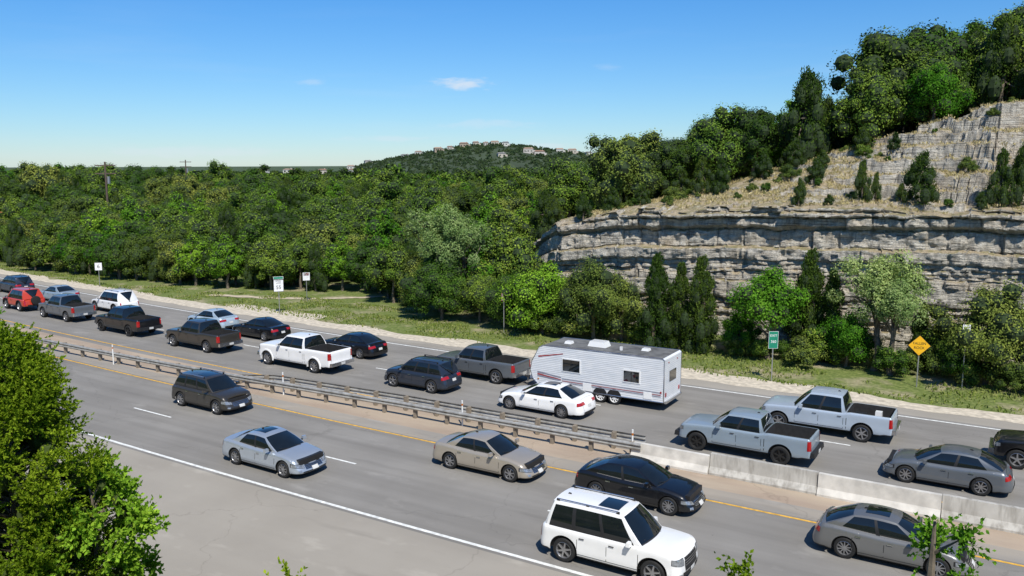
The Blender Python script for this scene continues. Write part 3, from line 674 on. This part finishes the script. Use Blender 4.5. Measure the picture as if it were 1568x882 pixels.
def core(mb,c,r,rz,mat,rng):
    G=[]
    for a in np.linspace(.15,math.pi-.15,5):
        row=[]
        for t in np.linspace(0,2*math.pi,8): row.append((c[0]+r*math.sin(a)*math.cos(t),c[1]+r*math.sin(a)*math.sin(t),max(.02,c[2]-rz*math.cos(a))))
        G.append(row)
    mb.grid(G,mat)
def make_tree(name,H,kind,R,nc,nl,ls,leaf,seed,trunk=True,asp=.6,dense=.66,nj=.5):
    rng=np.random.default_rng(seed);mb=MB();mb.mi(BK);mb.mi(leaf);mb.mi(CORE)
    if kind=='jun':
        t=rng.uniform(0,1,nc)**.85
        prof=np.interp(t,[0,.1,.3,.6,.85,1],[.75,1,1,.72,.38,.06])*R
        ang=rng.uniform(0,6.283,nc);rad=prof*rng.uniform(.3,1.0,nc)*.8
        C=np.stack([rad*np.cos(ang),rad*np.sin(ang),.05*H+t*.86*H],1);rc=np.maximum(.33*R*rng.uniform(.6,1.2,nc)*(1.1-.55*t),.12*R);rz=rc*1.8
    else:
        d=unit(rng.normal(size=(nc,3)));lo=-.35 if kind=='oak' else -.8
        d[:,2]=np.where(d[:,2]<lo,-d[:,2],d[:,2])
        k=rng.uniform(.4,.98,nc)[:,None];lump=1+.26*np.sin(d[:,:1]*4+seed)*np.cos(d[:,1:2]*3+seed*2)
        C=d*k*lump*np.array([R,R,.40*H])*.85+np.array([0,0,.58*H])
        if kind=='bush': C=d*k*lump*np.array([R,R,.48*H])*.85+np.array([0,0,.5*H])
        rc=R*rng.uniform(.16,.34,nc);rz=rc*.9
    if trunk:
        top=np.array([0,0,.55*H if kind!='jun' else .8*H]);r0=.03*H
        pv_=np.array([0,0,-.3])
        for k in range(4):
            p=top*(k+1)/4+np.array([rng.normal()*.02*H,rng.normal()*.02*H,0]);mb.tube(pv_,p,r0*(1-.2*k),r0*(1-.2*(k+1)),BK,7);pv_=p
        for c in C[:min(nc,16)]:
            a=top*rng.uniform(.4,.95);m_=(a+c)/2+rng.normal(size=3)*.03*H;mb.tube(a,m_,r0*.4,r0*.25,BK,5);mb.tube(m_,c,r0*.25,r0*.08,BK,5)
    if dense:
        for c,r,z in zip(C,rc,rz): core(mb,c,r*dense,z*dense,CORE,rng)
    idx=rng.integers(0,nc,nl);dd=unit(rng.normal(size=(nl,3)));rr=rng.uniform(.66,1.2,nl)[:,None]
    P=C[idx]+dd*rr*np.stack([rc[idx],rc[idx],rz[idx]],1)
    P[:,2]=np.maximum(P[:,2],.04)
    cen=np.array([0,0,.45*H]);out=unit((P-cen)*np.array([1,1,.7]))
    N=unit(dd*.7+out*.6+rng.normal(size=(nl,3))*nj+np.array([0,0,.25]))
    T=None
    if kind=='jun': T=unit(np.array([0,0,1.])+dd*.7+rng.normal(size=(nl,3))*.4)
    V=quads(P,N,ls,asp,T,rng)
    nv=len(mb.v);F=(np.arange(nl*4).reshape(-1,4))
    me=bpy.data.meshes.new(name)
    allv=np.concatenate([np.array(mb.v).reshape(-1,3),V]) if nv else V
    me.from_pydata(allv.tolist(),[],[list(f) for f in mb.f]+(F+nv).tolist())
    for m in(BK,leaf,CORE): me.materials.append(m)
    me.polygons.foreach_set('material_index',list(mb.m)+[1]*nl);me.update()
    return me
def place(me,name,s,q,sc=1,z=None,rz=None,sz=None):
    o=bpy.data.objects.new(name,me);COL.objects.link(o)
    if z is None: z=float(terr(s,q)) if not(q>57 and s>-40) else cliffz(s,q)
    o.location=(s,q,z-.05);o.rotation_euler=(0,0,random.uniform(0,6.28) if rz is None else rz);o.scale=(sc,sc,sz or sc);return o
pj1=make_tree('juniper',6,'jun',2.0,60,9500,.16,LJ,1,asp=.5);pj2=make_tree('juniper',5.8,'bush',2.5,60,10500,.16,LJ,2,asp=.5)
po1=make_tree('oak',6.6,'bush',3.1,60,11500,.18,LO,3);po2=make_tree('oak',6.2,'bush',2.8,52,10000,.17,LO,4)
pb1=make_tree('bright_tree',6.8,'bush',2.9,48,9500,.19,LB,5);pv1=make_tree('olive_tree',6.2,'bush',3,54,10500,.17,LV,6)
low=make_tree('distant_tree',6,'bush',3.6,14,420,.95,LH,7,trunk=False);low2=make_tree('distant_oak',6.5,'bush',3.4,20,1400,.45,LO,8,trunk=False);low3=make_tree('distant_juniper',6.5,'bush',3.2,20,1400,.45,LJ,9,trunk=False)
def scatter(name,me,pts,parent=None):
    if not pts: return
    V=[];F=[]
    for x,y,z,sc in pts:
        a=random.uniform(0,6.28);b=len(V)
        for k in range(4): V.append((x+sc*.7071*math.cos(a+k*math.pi/2),y+sc*.7071*math.sin(a+k*math.pi/2),z))
        F.append((b,b+1,b+2,b+3))
    m=bpy.data.meshes.new(name);m.from_pydata(V,[],F);o=bpy.data.objects.new(name,m);COL.objects.link(o)
    c=bpy.data.objects.new('tree_part',me);COL.objects.link(c);c.parent=o
    o.instance_type='FACES';o.use_instance_faces_scale=True;o.instance_faces_scale=1.0;o.show_instancer_for_render=False;o.show_instancer_for_viewport=False
    return o
def edge(s):
    if s<-36: return float(np.interp(s,[-260,-101,-80,-69,-60,-55,-48,-41,-36],[95,55.5,55.8,57,60,62,59,55.5,58]))
    return float(qf(s))+float(np.interp(s,[-36,-28,-23,-15,0,60],[3.5,7,9,13,15,15.5]))
buck={k:[] for k in('j1','j2','o1','o2','b','v','l2','l3')}
def tier(y0,y1,sp,kinds,wts,scl):
    R_=y1*1.25
    for s in np.arange(-R_,min(R_,90),sp):
        for q in np.arange(50,R_,sp):
            a=s+random.uniform(-.45,.45)*sp;b=q+random.uniform(-.45,.45)*sp
            Y=VY(a,b);X=VX(a,b)
            if not(y0<=Y<y1) or abs(X)>.66*Y+14: continue
            if b<edge(a)+.8: continue
            n=float(fbm(np.array(a*.04),np.array(b*.04),55,2))
            k=random.choices(kinds,wts)[0]
            if n>.55 and random.random()<.5 and k in('j1','j2'): k=random.choice(['o1','v','b']) if 'o1' in kinds else k
            if a>-30 and Y<130 and k in('b','v') and random.random()<.65: k='j2'
            h=random.uniform(.64,1.18)*scl
            if random.random()<.07: h*=1.2
            if a>-60 and Y<150: h*=float(np.interp(a,[-60,-37,-25,-18,-14,-10,-4,2],[.95,.85,.95,1.0,1.3,1.4,1.2,1.05]))
            buck[k].append((a,b,float(terr(a,b))-.3,h))
tier(50,130,4.0,['j1','j2','o1','o2','b','v'],[2,4.5,3,2.5,.9,1.6],1.06)
tier(130,230,5.4,['j1','j2','o1','o2','b','v'],[2,4.5,3,3,.9,1.6],1.1)
tier(230,700,9.5,['l2','l3'],[1.2,1],1.42)
for s in np.arange(-125,-40,2.2):
    q=edge(s)+random.uniform(-.3,1.3);k=random.choice(['j1','j2','o1','o2','v','j2','b','j1'] )
    buck[k].append((s,q,0,random.uniform(.55,.98)))
for k,me in zip(('j1','j2','o1','o2','b','v','l2','l3'),(pj1,pj2,po1,po2,pb1,pv1,low2,low3)): scatter('forest',me,buck[k])
bj=make_tree('juniper_tree',6,'jun',1.3,60,17000,.12,LJ,21,asp=.45);bj2=make_tree('juniper_tree',3.2,'jun',1.0,40,8000,.09,LJ,22,asp=.45)
bg=make_tree('green_tree',6,'oak',2.7,44,16000,.15,LB,23,dense=.5);bo=make_tree('oak_tree',5.8,'bush',2.9,54,20000,.13,LV,24,dense=.6)
bo2=make_tree('oak_tree',5.5,'bush',3.1,54,20000,.13,LO,25,dense=.6);bf_=make_tree('mesquite_tree',7.8,'oak',2.5,46,15000,.13,LF,26,dense=.3)
bb_=make_tree('bush',2.2,'bush',1.5,24,6000,.11,LV,27,trunk=False);bb2=make_tree('bush',2.4,'bush',1.4,24,6000,.11,LO,28,trunk=False);bb3=make_tree('bush',4.6,'bush',2.6,36,15000,.14,LB,29,dense=.6)
for (me,n,s,q,sc) in [(bo2,'oak_tree',-39.4,54.2,.92),(bo,'oak_tree',-42.6,55.6,.8),(bo2,'oak_tree',-36,54.6,.75),(bf_,'mesquite_tree',-41,56.4,1.25),(bf_,'mesquite_tree',-39.0,56.8,1.1),
  (bb3,'green_tree',-29.9,53.4,1.2),(bo2,'oak_tree',-32.8,54.6,.8),(bo,'oak_tree',-25.6,53.4,1.0),(bo,'oak_tree',-23.8,54.2,.8),(bj,'juniper_tree',-21.0,53.6,1.12),(bj,'juniper_tree',-19.4,53.8,1.02),(bj,'juniper_tree',-17.9,53.6,1.12),
  (bg,'green_tree',-13.4,53.8,1.03),(bj,'juniper_tree',-11.4,55.3,1.2),(bj,'juniper_tree',-10,55.0,1.0),(bf_,'mesquite_tree',-7.3,54.2,1.0),(bf_,'mesquite_tree',-6.2,53.6,.85),(bj,'juniper_tree',-4.9,55.4,.7),
  (bo,'oak_tree',-1.3,53.8,1.02),(bo2,'oak_tree',2.8,54,1.0),(bo,'oak_tree',8,54.3,1),(bg,'green_tree',13,54.5,1),(bo2,'oak_tree',-3.3,55.2,.6),(bb3,'green_tree',-8.9,54.2,.8),(bb3,'green_tree',-15.6,54.6,.6)]:
    place(me,n,s,q,sc)
for s in np.arange(-31,20,1.4):
    if -22.5<s<-17: continue
    me=random.choice([bb_,bb2,bb2]);place(me,'bush',s+random.uniform(-.5,.5),random.uniform(52.8,54.8),random.uniform(.5,1.0))
for s,q,h,w in [(-13.2,58.9,2.0,.5),(-12.9,62,1.9,.75),(-9.4,60,2.9,.62),(-8.6,60.4,2.1,.38),(-5.8,60.2,3.5,1.15),(-1.5,60,3.7,.8),(-.4,60.5,4,.75),(-7.0,60,1.3,.42),(-11.4,59.4,.8,.4),(-2.4,59.2,1.1,.4),
   (-20.2,64,2.8,.9),(-21.6,64,3.0,.85),(-18.1,68,2.3,.9),(-29.5,59.4,2.2,.75),(-27.4,60,2.2,.8),(-24,66,2.4,1),(3,60,3.4,1),(6,61,3,1),(-33,61,2.6,.9),(-16,70,2.2,1),(-11,69,2,.8),(-13.5,67,1.6,.6),(-8.5,67,1.3,.5),(-25.8,62.5,1.8,.7)]:
    place(bj2,'juniper_tree',s,q,w*1.2,sz=h/3.2)
place(bb3,'green_tree',-6.8,73,1.05);place(bb_,'bush',-15.5,66,.6);place(bb_,'bush',-3.6,65,.5);place(bb2,'bush',-10.5,66.5,.5);place(bb_,'bush',-23.5,63,.6)
for k in range(60): place(random.choice([bb_,bb2]),'bush',random.uniform(-31,4),random.uniform(59.3,72),random.uniform(.1,.34))
LG=leaf_mat('grass_blades',(.08,.13,.018),(.17,.21,.04),(.32,.32,.11))
n=34000;s_=RNG.uniform(-112,24,n);q0=np.array([cs(x) for x in s_]);q_=48.0+q0+RNG.uniform(0,1,n)**.8*(8.);keep=(fbm(s_*.35,q_*.5,77)>.42)&(q_<60)
s_,q_=s_[keep],q_[keep];C=np.stack([s_,q_,np.full(len(s_),.05)],1);N=unit(RNG.normal(size=(len(s_),3))*np.array([1,1,.2])+np.array([.3,-.3,.8]));T=unit(np.array([0,0,1.])+RNG.normal(size=(len(s_),3))*.5)
V=quads(C,N,.2,.4,T);rawmesh('grass',V,np.arange(len(V)).reshape(-1,4),LG,False)
# dry grass tufts on the rocky slope
LD=leaf_mat('dry_grass_blades',(.2,.18,.06),(.36,.31,.14),(.52,.46,.26))
s_=RNG.uniform(-31,6,6500);q_=RNG.uniform(58.8,72.5,6500);kp=fbm(s_*.5,q_*.5,88)>.45;s_,q_=s_[kp],q_[kp]
zz_=np.array([cliffz(a,b) for a,b in zip(s_,q_)]);C=np.stack([s_,q_,zz_+.08],1);C=np.repeat(C,4,0)+RNG.normal(size=(len(C)*4,3))*np.array([.1,.1,.02])
T=unit(np.array([0,0,1.])+RNG.normal(size=(len(C),3))*.5);N=unit(np.cross(T,RNG.normal(size=(len(C),3))))
V=quads(C,N,.26,.22,T);rawmesh('dry_grass',V,np.arange(len(V)).reshape(-1,4),LD,False)
# ---------------------------------------------------------------- foreground vegetation
def spray_tree(name,X,Y,ztop,zbot,Rmax,n,leaf,seed,ll=.085,per=22,apex=.15,rnd=False,asp=.42,dense=0,crad=.26):
    rng=np.random.default_rng(seed);s,q=W2(X,Y);g=float(terr(s,q));mb=MB();mb.mi(BK);mb.mi(leaf);mb.mi(CORY)
    H=ztop-zbot;ns=n
    ncl=max(6,int(n/26));t=rng.uniform(0,1,ncl)**.8
    pr=np.interp(t,[0,.25,.6,.85,1],[.95,1,.72,.42,apex])*Rmax if not rnd else np.interp(t,[0,.3,.6,.85,1],[.6,.95,1,.75,.35])*Rmax
    an=rng.uniform(0,6.283,ncl);rd_=pr*rng.uniform(.45,1.05,ncl)
    C=np.stack([rd_*np.cos(an),rd_*np.sin(an),zbot-g+t*H],1)
    mb.tube((0,0,-.5),(0,0,(zbot-g)+.3*H),.11,.07,BK,8);mb.tube((0,0,(zbot-g)+.3*H),(0,0,(zbot-g)+.92*H),.07,.015,BK,6)
    for c in C: mb.tube((0,0,max(.2,c[2]-.35*math.hypot(c[0],c[1])-.15)),c,.022,.006,BK,4)
    rcl=Rmax*crad+.03
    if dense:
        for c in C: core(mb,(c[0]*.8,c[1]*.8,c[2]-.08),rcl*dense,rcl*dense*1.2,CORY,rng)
    i=rng.integers(0,ncl,ns);D=unit(rng.normal(size=(ns,3))*.8+np.array([0,0,.5])+unit(C[i]*np.array([1,1,0])+1e-4)*.6)
    base=C[i]+unit(rng.normal(size=(ns,3)))*rng.uniform(.2,.8,ns)[:,None]*rcl
    L=rng.uniform(.12,.32,ns)[:,None]
    k=rng.uniform(0,1,(ns,per));P=base[:,None,:]+D[:,None,:]*(L[:,None,:]*k[...,None])
    side=unit(rng.normal(size=(ns,per,3)));T=unit(D[:,None,:]*.8+side*.75);P=P+T*ll*.45*(1.1-k[...,None]*.6)
    P=P.reshape(-1,3);T=T.reshape(-1,3);N=unit(np.cross(T,rng.normal(size=T.shape)))
    V=quads(P,N,ll,asp,T,rng);nv=len(mb.v)
    me=bpy.data.meshes.new(name);F=np.arange(len(V)).reshape(-1,4)+nv
    me.from_pydata(np.concatenate([np.array(mb.v),V]).tolist(),[],[list(f) for f in mb.f]+F.tolist())
    for m in(BK,leaf,CORY): me.materials.append(m)
    me.polygons.foreach_set('material_index',list(mb.m)+[1]*len(F));me.update()
    o=bpy.data.objects.new(name,me);COL.objects.link(o);o.location=(s,q,g);return o
spray_tree('juniper_tree',-6.4,10.4,10.2,6.0,1.25,6200,LY,41,.048,30,.1,dense=.42,crad=.2)
spray_tree('green_sapling',-5.5,10.6,8.35,5.0,.8,1700,LB,42,.07,16,.3,True,.6,dense=.3)
spray_tree('green_sapling',4.25,8.1,9.0,7.0,.36,200,LB,43,.055,14,.2,True,.6)
spray_tree('green_sapling',2.25,7.5,8.62,7.2,.25,70,LY,44,.05,12,.2,True,.6)
spray_tree('green_sapling',-2.2,8.0,8.3,7.3,.3,60,LY,45,.05,12,.2,True,.6)
spray_tree('juniper_tree',-9.4,14.6,10.3,5,1.0,1500,LB,46,.07,20,.12,dense=.5)
# ---------------------------------------------------------------- far hills and houses
def hillz(X,Y):
    return -14+41*np.exp(-((X+55)/118)**2-((Y-1200)/150)**2)+32*np.exp(-((X-110)/150)**2-((Y-1230)/150)**2)+16*np.exp(-((X+190)/80)**2-((Y-1220)/140)**2)+(fbm(X*.02,Y*.02,3)-.5)*5
FH=pmat('forest_floor_haze',(.04,.06,.03),.95,0,0,.3,.03)
Xs=np.linspace(-420,480,60);Ys=np.linspace(900,1500,40);XX,YY=np.meshgrid(Xs,Ys,indexing='ij');ZZ=hillz(XX,YY)
V=np.stack([CA*XX-SA*YY,SA*XX+CA*YY,ZZ],-1).reshape(-1,3);i=np.arange(59)[:,None]*40+np.arange(39)[None,:];F=np.stack([i,i+40,i+41,i+1],-1).reshape(-1,4)
rawmesh('hill',V,F,FH)
pts=[]
for k in range(5600):
    X=random.uniform(-330,400);Y=random.uniform(980,1290);z=float(hillz(np.array(X),np.array(Y)))
    if z<-10: continue
    s,q=W2(X,Y);pts.append((s,q,z-2.,random.uniform(.6,1.1)))
scatter('distant_forest',low,pts)
pts=[]
for k in range(3600):
    Y=random.uniform(680,1600);X=random.uniform(-.68,.3)*Y;s,q=W2(X,Y);pts.append((s,q,-5-.0085*(Y-700)+random.uniform(-1,1)+1.5*math.sin(X*.012),random.uniform(1.1,1.8)))
scatter('distant_forest',low,pts)
WLs=[pmat('stucco_%d'%i,c,.85) for i,c in enumerate([(.5,.45,.37),(.6,.58,.52),(.36,.29,.22),(.5,.46,.41)])];RFs=[pmat('roof_%d'%i,c,.8) for i,c in enumerate([(.25,.15,.1),(.2,.19,.18),(.35,.25,.18)])]
def house(X,Y,z,w,d,h,rz,wm,rm):
    s,q=W2(X,Y);mb=MB();mb.box((0,0,h/2-2),(w,d,h+4),wm)
    e=.5;rh=h*.35;a,b=w/2+e,d/2+e
    mb.hexa([(-a,-b,h),(a,-b,h),(a,b,h),(-a,b,h),(-a*.7,-.2,h+rh),(a*.7,-.2,h+rh),(a*.7,.2,h+rh),(-a*.7,.2,h+rh)],rm)
    n=max(2,int(w/4))
    for f in range(max(1,int(h/3))):
        for k in range(n):
            for sg in(1,-1): mb.box((-w/2+(k+.5)*w/n,sg*(d/2+.01),1.6+f*3),(w/n*.45,.08,1.4),M['glass'])
    mb.box((w*.32,0,h+rh*.8),(.9,.9,1.8),wm);mb.box((w/2+1.2,-.8,h*.3),(2.6,d*.7,h*.65),wm)
    mb.obj('house',(s,q,z),rz,smooth=False)
for X,dY,w,h in[(-148,0,10,3.4),(-130,5,8,3.6),(-102,-5,11,4),(-86,0,7,3.5),(-66,-10,12,4.4),(-50,-5,8,4),(-36,-8,6,3.6),(-24,0,11,4.4),(-9,-10,8,4),(22,-45,13,4.6),(36,-45,14,5),(66,0,10,4.4),(84,10,12,4.6),(106,0,8,4),(122,5,12,5),(-14,-75,10,4),(-200,0,9,4),(-218,-30,8,4)]:
    Y=1190+dY;house(X,Y,float(hillz(np.array(float(X)),np.array(float(Y))))+.6+random.uniform(-1.2,.6),w,8,h,.54+random.uniform(-.4,.4),random.choice(WLs),random.choice(RFs))
for k in range(9):
    Y=random.uniform(880,960);X=random.uniform(-330,-175);house(X,Y,1.6+random.uniform(-1.4,.8),random.uniform(7,11),9,random.uniform(3.,4.2),random.uniform(0,1),random.choice(WLs),random.choice(RFs))
house(-76,158,5.2,7,6,3.6,.5,WLs[2],RFs[1]);house(-76,116,2.6,8,6,3.,.5,WLs[2],pmat('rust_roof',(.4,.12,.05),.7))
PW=pmat('utility_pole_wood',(.11,.08,.06),.9,0,0,.2)
for X,Y,zt_ in((-56,118,12.6),(-78,205,13.2),(-108,176,15.)):
    s,q=W2(X,Y);g=float(terr(s,q));mb=MB();mb.tube((0,0,-.5),(0,0,zt_-g),.17,.12,PW,8)
    for dz in(.5,1.6): mb.box((0,0,zt_-g-dz),(2.6,.12,.14),PW)
    for k in(-1.1,-.4,.4,1.1): mb.tube((k,0,zt_-g-.45),(k,0,zt_-g-.2),.05,.04,M['plate'],6)
    mb.tube((.3,.25,zt_-g-3),(.3,.25,zt_-g-2),.22,.22,SB,10);mb.obj('utility_pole',(s,q,g),.9)
# ---------------------------------------------------------------- camera, sun, sky
cam=bpy.data.cameras.new('camera');co=bpy.data.objects.new('camera',cam);COL.objects.link(co);cam.sensor_width=36;cam.lens=36*1300/1568
co.location=(0,0,12.4);co.rotation_euler=(math.radians(90-8.36),0,math.atan2(SA,CA));cam.clip_end=20000;scene.camera=co
to=Vector((.43,-.44,.79)).normalized()
sun=bpy.data.lights.new('sun','SUN');so=bpy.data.objects.new('sun',sun);COL.objects.link(so);sun.energy=5.0;sun.angle=math.radians(.5);sun.color=(1,.955,.87)
so.rotation_euler=(-to).to_track_quat('-Z','Y').to_euler();so.location=(30,-30,60)
w=bpy.data.worlds.new('World');scene.world=w;w.use_nodes=True;nt=w.node_tree;bgn=nt.nodes['Background']
sk=nd(nt,'ShaderNodeTexSky',sky_type='NISHITA');sk.sun_disc=False;sk.sun_elevation=math.asin(to.z);sk.sun_rotation=math.atan2(to.x,to.y);sk.air_density=1.0;sk.dust_density=.1;sk.ozone_density=3;sk.altitude=300
tc=nd(nt,'ShaderNodeTexCoord');D=tc.outputs['Generated']
def m2(op,a,b=None,c=None):
    n=nd(nt,'ShaderNodeMath',operation=op)
    for i,v in enumerate((a,b,c)):
        if v is None: continue
        if isinstance(v,(int,float)): n.inputs[i].default_value=v
        else: nt.links.new(v,n.inputs[i])
    return n.outputs[0]
dt=nd(nt,'ShaderNodeVectorMath',operation='DOT_PRODUCT');nt.links.new(D,dt.inputs[0]);dt.inputs[1].default_value=(.823,.568,0)
sx=nd(nt,'ShaderNodeSeparateXYZ');nt.links.new(D,sx.inputs[0]);zz=sx.outputs[2]
tint=ramp(nt,zz,[(0,(.6,.76,.98)),(.06,(.52,.77,1.02)),(.2,(.34,.77,1.16)),(.5,(.4,.78,1.1))])
sky=mix(nt,1.,sk.outputs[0],tint,'MULTIPLY')
nz=noise(nt,38,6,D,(1,1,3.5));ns=m2('SUBTRACT',nz,.5)
def cloud(a0,z0,wa,wz,st):
    a=m2('DIVIDE',m2('SUBTRACT',dt.outputs['Value'],a0),wa);b=m2('DIVIDE',m2('SUBTRACT',zz,z0),wz)
    r=m2('ADD',m2('SQRT',m2('ADD',m2('MULTIPLY',a,a),m2('MULTIPLY',b,b))),m2('MULTIPLY',ns,2.2))
    mr=nd(nt,'ShaderNodeMapRange',interpolation_type='SMOOTHSTEP');nt.links.new(r,mr.inputs[0]);mr.inputs[1].default_value=1.15;mr.inputs[2].default_value=.1;mr.inputs[3].default_value=0;mr.inputs[4].default_value=st
    return mr.outputs[0]
f=cloud(.0,.0895,.04,.0075,.75)
for a in((-.165,.089,.016,.004,.25),(-.09,.028,.05,.004,.3),(.03,.045,.06,.006,.25),(.165,.108,.02,.004,.15),(-.3,.012,.12,.008,.3),(.09,.02,.05,.004,.35)): f=m2('MAXIMUM',f,cloud(*a))
wisp=noise(nt,3,6,D,(1,1,9));wf=nd(nt,'ShaderNodeMapRange');nt.links.new(wisp,wf.inputs[0]);wf.inputs[1].default_value=.55;wf.inputs[2].default_value=.8;wf.inputs[4].default_value=.18
fz=nd(nt,'ShaderNodeMapRange');nt.links.new(zz,fz.inputs[0]);fz.inputs[1].default_value=.2;fz.inputs[2].default_value=.02
f=m2('MAXIMUM',f,m2('MULTIPLY',wf.outputs[0],fz.outputs[0]))
c=mix(nt,f,sky,(6.4,7.,7.8));nt.links.new(c,bgn.inputs[0]);bgn.inputs[1].default_value=.115
scene.view_settings.view_transform='Standard';scene.view_settings.look='None';scene.view_settings.exposure=0
